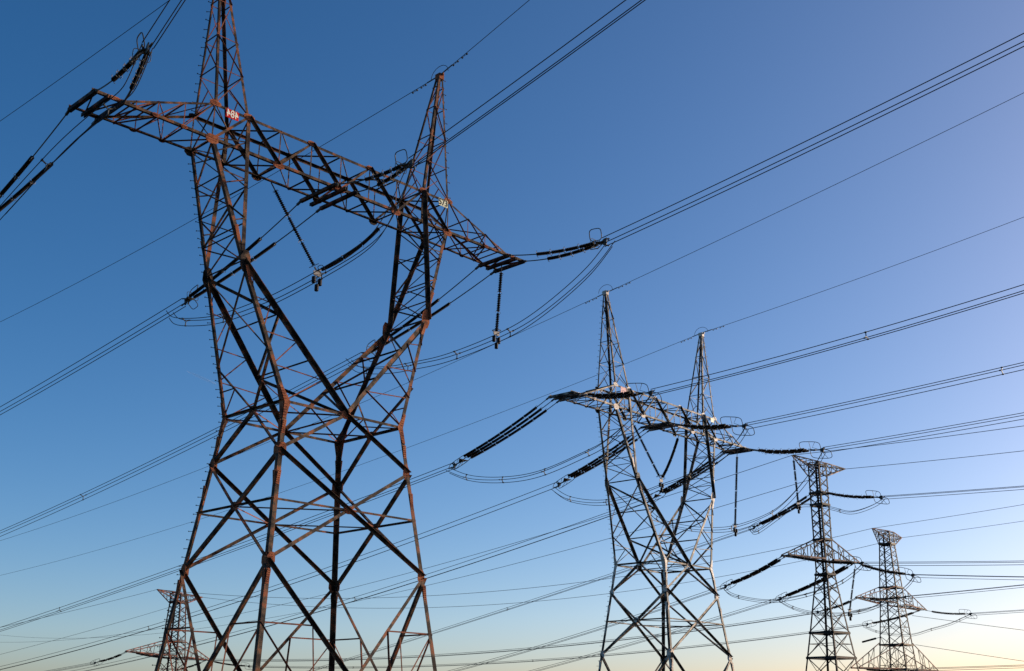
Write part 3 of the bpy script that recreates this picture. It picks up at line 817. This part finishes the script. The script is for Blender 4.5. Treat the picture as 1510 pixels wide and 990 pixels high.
# ---------------------------------------------------------------- conductors
def smooth_path(P, n=8):
    P = [V(p) for p in P]; out = []
    Q = [P[0] * 2 - P[1]] + P + [P[-1] * 2 - P[-2]]
    for i in range(1, len(Q) - 2):
        a, b, c, d = Q[i - 1:i + 3]
        for j in range(n):
            t = j / n
            out.append(.5 * ((2 * b) + (c - a) * t + (2 * a - 5 * b + 4 * c - d) * t * t + (3 * b - a - 3 * c + d) * t ** 3))
    out.append(P[-1])
    return out
def relax(P, it=6):
    for _ in range(it):
        P = [P[0]] + [(P[i - 1] + P[i] * 2 + P[i + 1]) / 4 for i in range(1, len(P) - 1)] + [P[-1]]
    return P
def wire_pts(wr, step=4.0):
    p, d = V(wr['p']), wr['d']; L = wr['L']; n = max(12, int(L / step)); out = []
    for i in range(n + 1):
        s = L * (i / n) ** 1.25
        out.append(V((p.x + d[0] * s, p.y + d[1] * s, p.z + wr['m'] * s + wr['c'] * s * s)))
    return out
def span_pts(A, B, sag, n=60):
    A, B = V(A), V(B); out = []
    for i in range(n + 1):
        t = i / n; q = A.lerp(B, t); q.z -= 4 * sag * t * (1 - t); out.append(q)
    return out
def offs(d, r, rot):
    h = V((d[1], -d[0], 0)).normalized()
    return [h * (r * math.cos(R(a + rot))) + V((0, 0, 1)) * (r * math.sin(R(a + rot))) for a in (90, 210, 330)]
def bundle(label, path, r, rad, rot, mat, group, spacers=(), name="conductor_bundle", taper=0):
    t = thing(name, label, "power line", tuple(path[0]), 0, group)
    o0 = path[0]
    d = path[-1] - path[0]
    O = offs((d.x, d.y), r, rot)
    path = [p - o0 for p in path]
    for o in O:
        q = MB(); q.tube([p + o for p in path], rad, 6); q.build("conductor", mat, t, True)
    acc = [0]
    for a, b in zip(path, path[1:]): acc.append(acc[-1] + (b - a).length)
    for s in spacers:
        for i in range(len(acc) - 1):
            if acc[i] <= s <= acc[i + 1]:
                c = path[i].lerp(path[i + 1], (s - acc[i]) / (acc[i + 1] - acc[i]))
                a = (path[i + 1] - path[i]).normalized()
                q = MB()
                for o in O:
                    q.box(c + o * .12, c + o, .06 + rad * .5); q.box(c + o - a * .12, c + o + a * .12, rad * 3)
                q.tube([c + o * .3 for o in O], .03, 5, True)
                q.build("spacer", M['fitting'], t)
    return t

BN = {'1': "biggest rusty pylon", '2': "pale forked pylon", '3': "slim one-arm pylon", '4': "far right pylon", '5': "small distant left pylon"}
PH = {'L': "left arm", 'M': "middle", 'R': "right arm"}
for nm, wr in WIRES.items():
    k = nm[0]; rest = nm[1:]
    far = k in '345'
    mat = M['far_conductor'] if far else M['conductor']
    if rest[0] == 'G':
        rad = .030 if k in '12' else .045
        side = "left peak" if rest[1] == 'L' else "right peak"
        if far: side = side.replace("peak", "horn")
        dr = "running down to the left" if rest[2] == 'B' else "running up to the right"
        P = wire_pts(wr)
        q = MB(); o0 = P[0]
        q.tube([p - o0 for p in P], rad, 6)
        o = q.build("ground_wire", mat, None, True); o.location = o0
        tag(o, "thin single wire, %s of %s, %s" % (side, BN[k], dr), "wire", "single ground wires of the pylons")
        if k in '12':      # vibration dampers and the preformed grip near the peak
            a = (P[3] - P[0]).normalized()
            for s in (2.2, 3.4):
                d = MB(); c = a * s
                d.box(c, c - V((0, 0, .14)), .05); d.tube([c - V((0, 0, .14)) - a * .3, c - V((0, 0, .14)) + a * .3], .02, 5)
                for e in (-.3, .3): d.box(c - V((0, 0, .15)) + a * (e - .08), c - V((0, 0, .15)) + a * (e + .08), .11)
                d.build("vibration_damper", M['fitting'], o)
            d = MB(); d.tube([V((0, 0, 0)), a * 1.7], .06, 6); d.build("wire_grip", M['fitting'], o)
    elif rest[0] == 'T':
        P = wire_pts(wr)
        q = MB(); o0 = P[0]; q.tube([p - o0 for p in P], .05, 5)
        o = q.build("single_wire", mat, None, True); o.location = o0
        tag(o, "faint single wire falling right from just %s crossarm of far right pylon" % ("under the upper" if rest[1] == '0' else "above the lower"), "wire")
    else:
        ph = PH[rest[0]] if rest[0] in PH else "lower left arm"
        dr = "running down to the left" if rest[-1] == 'B' else "running to the right"
        if k in '12' and rest[-1] == 'F': dr = "running up to the right"
        rad = {'1': .036, '2': .042, '3': .042, '4': .05, '5': .05}[k]
        sp = {'2MF': (32.6,), '2LF': (26.7,), '1RB': (59.4,), '2LB': (101.7,), '2MB': (105,), '2RB': (69,), '3MB': (68,), '3LB': (95,)}.get(nm, ())
        bundle("three-wire bundle, %s of %s, %s" % (ph, BN[k], dr), wire_pts(wr), .45 if k in '12' else .30, rad, {'1MF': 85, '2LF': 115, '2LB': 0, '3RF': 65, '4LF': 65}.get(nm, {'1': 65, '2': 22}.get(k, 35)), mat,
               "three-wire conductor bundles", sp)
for nm, (A, B, sag) in SPAN.items():
    P = span_pts(A, B, sag)
    if nm[0] == 'G':
        q = MB(); o0 = P[0]; q.tube([p - o0 for p in P], .05, 5)
        o = q.build("ground_wire", M['far_conductor'], None, True); o.location = o0
        tag(o, "thin single wire from %s horn of far right pylon to small distant left pylon" % ("left" if nm[1] == 'L' else "right"), "wire", "single ground wires of the pylons")
    else:
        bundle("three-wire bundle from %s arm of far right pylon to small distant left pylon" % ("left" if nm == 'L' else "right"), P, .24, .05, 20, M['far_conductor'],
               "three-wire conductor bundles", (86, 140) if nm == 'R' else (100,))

# jumpers: the slack loops that carry each phase past its tower
JLAB = {'1L': "slack jumper loop under the left arm tip of the biggest rusty pylon",
        '1M': "slack jumper loop slung through the fork of the biggest rusty pylon",
        '1R': "slack jumper loop hanging below the right arm of the biggest rusty pylon",
        '2L': "slack jumper loop hanging left of the pale forked pylon",
        '2M': "slack jumper loop slung through the fork of the pale pylon",
        '2R': "slack jumper loop hanging right of the pale forked pylon",
        '3M': "slack jumper loop passing round the body of the slim one-arm pylon",
        '3L': "slack jumper loop under the left arm of the slim one-arm pylon",
        '3R': "slack jumper loop under the right arm of the slim one-arm pylon",
        '4L': "slack jumper loop under the left upper arm of the far right pylon",
        '4R': "slack jumper loop under the right upper arm of the far right pylon"}
for nm, P in JUMP.items():
    k = nm[0]
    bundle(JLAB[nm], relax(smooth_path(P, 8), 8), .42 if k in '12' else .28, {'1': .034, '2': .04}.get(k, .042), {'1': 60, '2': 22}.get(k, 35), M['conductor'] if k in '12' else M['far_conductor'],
           "slack jumper loops at the dead-end pylons", (3.5, 10, 17, 24) if nm != '1L' else (5.5, 14), name="jumper_loop")

# ---------------------------------------------------------------- insulators
def disc_path(mb, P, r, pitch, n=10, pause=None, glen=None):
    """stack of insulator discs along a polyline"""
    acc = [0]
    for a, b in zip(P, P[1:]): acc.append(acc[-1] + (b - a).length)
    L = acc[-1]
    def at(s):
        for i in range(len(acc) - 1):
            if s <= acc[i + 1]: return P[i].lerp(P[i + 1], (s - acc[i]) / max(1e-6, acc[i + 1] - acc[i]))
        return P[-1]
    nd = int(L / pitch)
    cuts = set()
    if pause: cuts = {int(nd * (j + 1) / pause) for j in range(pause - 1)}
    pts = []; rad = []
    run = []
    joints = []
    for i in range(nd):
        if i in cuts or (i - 1) in cuts and glen:
            if run: mb.lathe([q for q, _ in run], [w_ for _, w_ in run], n)
            joints.append(at(i * pitch)); run = []
            mb.tube([at(i * pitch - .05), at((i + 1) * pitch + .05)], .045, 6)
            continue
        s = i * pitch
        run += [(at(s), r * .5), (at(s + pitch * .30), r * .58), (at(s + pitch * .45), r), (at(s + pitch * .75), r * .93), (at(s + pitch * .82), r * .55)]
    if run: mb.lathe([q for q, _ in run], [w_ for _, w_ in run], n)
    return joints, at, L

def hoop(mb, c, a, b, la, lb, r, n=28):
    """rounded racetrack hoop in the a-b plane, half lengths la, lb"""
    pts = []
    for i in range(n):
        t = 2 * math.pi * i / n
        ct, st = math.cos(t), math.sin(t)
        e = .55
        pts.append(c + a * (la * math.copysign(abs(ct) ** e, ct)) + b * (lb * math.copysign(abs(st) ** e, st)))
    mb.tube(pts, r, 6, True)

def tension_set(k, label, attach, yk, nseg, dr, link, ends=.9, hoops='T1', big=True, group="tension insulator sets at the arm tips", spread=.42, n=10, pitch=.17, sag=.32):
    A = [wld(k, a) for a in attach]; Y = V(yk)
    t = thing("insulator_set", label, "insulator", tuple(Y), 0, group)
    C = sum(A, V((0, 0, 0))) / len(A)
    ax = (Y - C).normalized(); h = ax.cross(V((0, 0, 1))).normalized(); u = h.cross(ax).normalized()
    side = 1 if (A[-1] - A[0]).dot(h) > 0 else -1
    m = len(A)
    ends_ = []
    for i, a in enumerate(A):
        E = Y - ax * ends + h * (side * spread * (i - (m - 1) / 2))
        tot = (E - a).length
        def pt(f): 
            q = a.lerp(E, f); q.z -= 4 * sag * f * (1 - f); return q
        f0 = link / tot
        q = MB(); q.tube([pt(f0 * j / 4) - Y for j in range(5)], .05 if k < 3 else .06, 6)
        q.box(pt(0) - Y, pt(.03) - Y, .16)
        q.build("link_rod", M['fitting'], t)
        q = MB()
        P = [pt(f0 + (1 - f0) * j / 16) - Y for j in range(17)]
        js, at, L = disc_path(q, P, dr, pitch, n, nseg)
        st_ = q.build("insulator_string", M['porcelain'], t)
        if k < 4:
            for c in [P[0]] + js:
                hm = MB()
                for sgn in (-1, 1):
                    for e in (-.09, .22) if k == 2 else (0.0,):
                        c2 = c + ax * (e if e else 0)
                        dd = (u * sgn + h * .5 * sgn).normalized()
                        hm.tube([c2 - dd * .01, c2 + dd * (dr * 1.35), c2 + dd * (dr * 1.9) + ax * (.14 * (1 if e <= 0 else -1))], .022, 5)
                if c in js: hm.tube([c - ax * .14, c + ax * .16], .075, 6)
                if k == 1 and c in js: hoop(hm, c + ax * .1, h, u, dr * 1.25, dr * 1.25, .018, 16)
                hm.build("arcing_horn", M['horn_metal'] if k < 3 else M['ring_metal'], st_)
        ends_.append(E - Y)
        if k == 1:
            q = MB(); hoop(q, E - Y - ax * .25, h, u, .36, .36, .025, 20); q.build("grading_ring", M['ring_metal'], t)
    # yoke plate and clamp arms
    q = MB()
    w2 = spread * (m - 1) / 2 + .18
    q.plate(-ax * (ends * .62), u, ax, [(-.3, -w2), (.45, -.2), (.45, .2), (-.3, w2)], .07)
    q.plate(-ax * .05, h, ax, [(-.35, -.08), (.1, -.34), (.25, -.30), (.25, .36), (-.1, .30), (-.35, .08)], .07)
    q.box(-ax * .6, -ax * .1, .12)
    for o in offs((ax.x, ax.y), .40 if k < 3 else .28, 30): q.tube([o * .4 - ax * .3, o + ax * .3], .06, 6)
    q.build("yoke_plate", M['fitting'], t)
    if hoops == 'T1':
        q = MB(); 
        uu = (u * .95 + h * .3).normalized()
        hoop(q, -ax * (ends + .05) + uu * .75, ax, uu, .66, .52, .04)
        q.tube([-ax * .5, -ax * .6 + uu * .25], .03, 5); q.build("grading_hoop", M['ring_metal'], t)
        q = MB()
        uu = (-u * .75 + h * .65).normalized()
        hoop(q, -ax * (ends - .3) + uu * .6, ax, uu, .5, .4, .035)
        q.build("grading_hoop", M['ring_metal'], t)
    else:
        la, lb, rr = hoops
        back = 1 if ax.dot(lineup(k)[1]) > 0 else -1
        for sgn in (1, -1):
            q = MB(); uu = (u * .80 * sgn + h * .60 * sgn).normalized()
            c = -ax * (ends * .45) + ax * (sgn * back * .45 * la) + uu * lb * .85
            hoop(q, c, ax, uu, la, lb, rr)
            q.tube([c - uu * lb, c + uu * lb], rr * .7, 5)
            q.tube([V((0, 0, 0)) - ax * .3, c - uu * lb * .3 + ax * la * .2, c + uu * lb * .9 + ax * la * .55], rr * .7, 5)
            q.build("grading_hoop", M['ring_metal'], t)
    return t

DR = {'B': "slanting down left", 'F': "reaching right"}
def tl(k, ph, d): return "%s insulator strings, %s of %s, %s" % ({1: "double", 2: "triple", 3: "dark", 4: "dark", 5: "tiny"}[k], ph, BN[str(k)], DR[d])
for d, s in (('B', 1), ('F', -1)):
    lk = 6.0 if d == 'B' else 3.2
    tension_set(1, tl(1, "left arm tip", d), [(-21.0, s * 1.95, 39.88), (-19.0, s * 1.95, 39.88)], YOKE['1L' + d], 4, .165, lk)
    tension_set(1, tl(1, "beam middle", d), [(-1.0, s * 2.35, 39.84), (1.0, s * 2.35, 39.84)], YOKE['1M' + d], 4, .165, lk)
    tension_set(1, tl(1, "right arm tip", d), [(21.0, s * 1.95, 39.88), (19.0, s * 1.95, 39.88)], YOKE['1R' + d], 4, .165, lk)
    H2 = (1.6, .70, .045)
    lk = 2.2
    tension_set(2, tl(2, "left arm tip", d), [(-x_, s * 1.95, 39.88) for x_ in (21.0, 20.0, 19.0)], YOKE['2L' + d], 6, .185, lk, 2.4, H2, spread=.66, sag=.35)
    tension_set(2, tl(2, "beam middle", d), [(x_, s * 2.35, 39.84) for x_ in (-1.0, 0.0, 1.0)], YOKE['2M' + d], 6, .185, lk, 2.4, H2, spread=.66, sag=.35)
    tension_set(2, tl(2, "right arm tip", d), [(x_, s * 1.95, 39.88) for x_ in (21.0, 20.0, 19.0)], YOKE['2R' + d], 6, .185, lk, 2.4, H2, spread=.66, sag=.35)
    H3 = (1.35, .62, .045)
    t3 = TIPS[3]
    tension_set(3, tl(3, "upper body", d), [(-.7, s * 1.15, 36.1), (.7, s * 1.15, 36.1)], YOKE['3M' + d], 5, .23, 1.0, 1.4, H3, spread=.6, n=8, pitch=.22, sag=.3)
    tension_set(3, tl(3, "left arm tip", d), [(t3[2].x, s * .7, t3[2].z - .1), (t3[2].x + .9, s * .75, t3[2].z - .1)], YOKE['3L' + d], 5, .23, 1.0, 1.4, H3, spread=.6, n=8, pitch=.22, sag=.3)
    tension_set(3, tl(3, "right arm tip", d), [(t3[3].x, s * .7, t3[3].z - .1), (t3[3].x - .9, s * .75, t3[3].z - .1)], YOKE['3R' + d], 5, .23, 1.0, 1.4, H3, spread=.6, n=8, pitch=.22, sag=.3)
    H4 = (1.3, .6, .045)
    for k, ps in ((4, ('L', 'R')), (5, ('L', 'R'))):
        for p in ps:
            tp = TIPS[k][2 if p == 'L' else 3]
            tension_set(k, tl(k, ("left" if p == 'L' else "right") + " upper arm", d), [(tp.x, s * .8, tp.z - .1), (tp.x + (.8 if p == 'L' else -.8), s * .8, tp.z - .1)], YOKE['%d%s%s' % (k, p, d)], 3, .24, 1.5, 1.2, H4, spread=.6, n=8, pitch=.25, sag=.3)
tp = TIPS[4][4]
tension_set(4, "dark insulator strings, lower left arm tip of far right pylon, at bottom edge", [(tp.x, -.9, tp.z - .1), (tp.x + .8, -.9, tp.z - .1)], YOKE['4BL'], 3, .24, 1.5, 1.2, (1.5, .7, .05), spread=.6, n=8, pitch=.25, sag=.3)

def weights(t, c, dirv, sc_=1.0):
    h = V((dirv.y, -dirv.x, 0)).normalized()
    for ox, oz in ((-.30, -.25), (.30, -.32), (.02, -.85)):
        q = MB(); p = c + h * (ox * sc_) + V((0, 0, oz * sc_))
        q.lathe([p + V((0, 0, .05)), p, p - V((0, 0, .5 * sc_)), p - V((0, 0, .55 * sc_))], [.08, .17 * sc_, .17 * sc_, .1], 10)
        q.tube([c, p], .03, 5)
        q.build("hanging_weight", M['weight_iron'], t)

def post(k, label, arms, foot, nseg, dr, group="hanging insulators that hold the jumper loops", ring=.34):
    F_ = V(foot)
    t = thing("jumper_insulator", label, "insulator", tuple(F_), 0, group)
    ld = lineup(k)[1]
    for i, a in enumerate(arms):
        a = V(a) - F_
        e = V((0, 0, 0)) if len(arms) == 1 else a.normalized() * .45
        ax = (e - a).normalized()
        q = MB(); q.tube([a, a + ax * .7], .05, 6); q.build("link_rod", M['fitting'], t)
        P = [(a + ax * .7).lerp(e, j / 8) - V((0, 0, (.42 if len(arms) > 1 and i == 1 else .05) * 4 * (j / 8) * (1 - j / 8))) for j in range(9)]
        q = MB(); js, at, L = disc_path(q, P, dr, .17 if k < 3 else .22, 10, nseg)
        s_ = q.build("insulator_string", M['porcelain'], t)
        hx = ax.cross(ld).normalized()
        for c in [P[0]] + js:
            hm = MB()
            for sg in (-1, 1):
                hm.tube([c, c + hx * sg * dr * 1.4, c + hx * sg * dr * 1.8 + ax * .14], .02, 5)
            hm.build("arcing_horn", M['horn_metal'], s_)
        q = MB(); hoop(q, e - ax * .15, ld, hx, ring, ring, .03, 20); q.build("grading_ring", M['ring_metal'], t)
    q = MB()
    q.plate(V((0, 0, -.05)), ld, V((0, 0, 1)), [(-.25, -.35), (.12, -.38), (.15, .38), (-.25, .35)], .06)
    if len(arms) > 1:
        for a in arms: q.box(V((0, 0, 0)), (V(a) - F_).normalized() * .5, .09)
    q.build("yoke_plate", M['horn_metal'], t)
    weights(t, V((0, 0, -.2)), ld, 1.0 if k < 3 else 1.1)
post(1, "V of insulator strings in the fork of the biggest rusty pylon, black weights below", POST['1V'][:2], POST['1V'][2], 3, .165)
post(1, "single hanging insulator under the right arm of the biggest rusty pylon", POST['1R'][:1], POST['1R'][1], 3, .175)
post(2, "V of two insulator strings in the fork of the pale pylon with black weights", POST['2V'][:2], POST['2V'][2], 4, .2)
post(2, "long single hanging insulator under the right arm of the pale forked pylon", POST['2R'][:1], POST['2R'][1], 4, .2)
post(3, "single hanging insulator below the left horn of the slim one-arm pylon", POST['3M'][:1], POST['3M'][1], 4, .22)
post(3, "single hanging insulator below the right arm of the slim one-arm pylon", POST['3R'][:1], POST['3R'][1], 4, .2)

# small loops of ground wire over each peak of the forked towers
for k, nm in ((1, "biggest rusty"), (2, "pale forked")):
    ld = lineup(k)[1]
    for s, sn in ((-1, "left"), (1, "right")):
        c = wld(k, (s * PX, 0, ZP + .2)); q = MB(); pts = []
        for i in range(15):
            t = math.pi * i / 14
            pts.append(ld * (1.15 * math.cos(t)) + V((0, 0, .95 * math.sin(t) - .05)))
        q.tube(pts, .028, 6)
        o = q.build("bonding_loop", M['conductor'], None, True); o.location = c
        tag(o, "small arched wire loop over the %s peak of the %s pylon" % (sn, nm), "wire loop", "wire loops over the peaks")

q = MB()
a_, b_ = V((-2158, 7393, 2164)), V((-1975, 7465, 2093))
q.lathe([a_.lerp(b_, f) for f in (0, .15, .4, .7, 1)], [2, 5, 8, 9, 5], 8)
o = q.build("vapour_trail", M['vapour'], None, True)
tag(o, "faint short white vapour trail high in the blue sky left of the biggest pylon", "vapour trail")

# the short spare string beside the far right tower
A, B = EX['4X']
t = thing("insulator_set", "short dark insulator string pointing left, low beside the far right pylon body", "insulator", tuple(B), 0, None)
q = MB(); q.tube([V(A) - V(B), (V(A) - V(B)) * .75], .06, 6); q.build("link_rod", M['fitting'], t)
q = MB(); disc_path(q, [(V(A) - V(B)) * .75, V((0, 0, 0))], .22, .25, 8, 2); q.build("insulator_string", M['porcelain'], t)
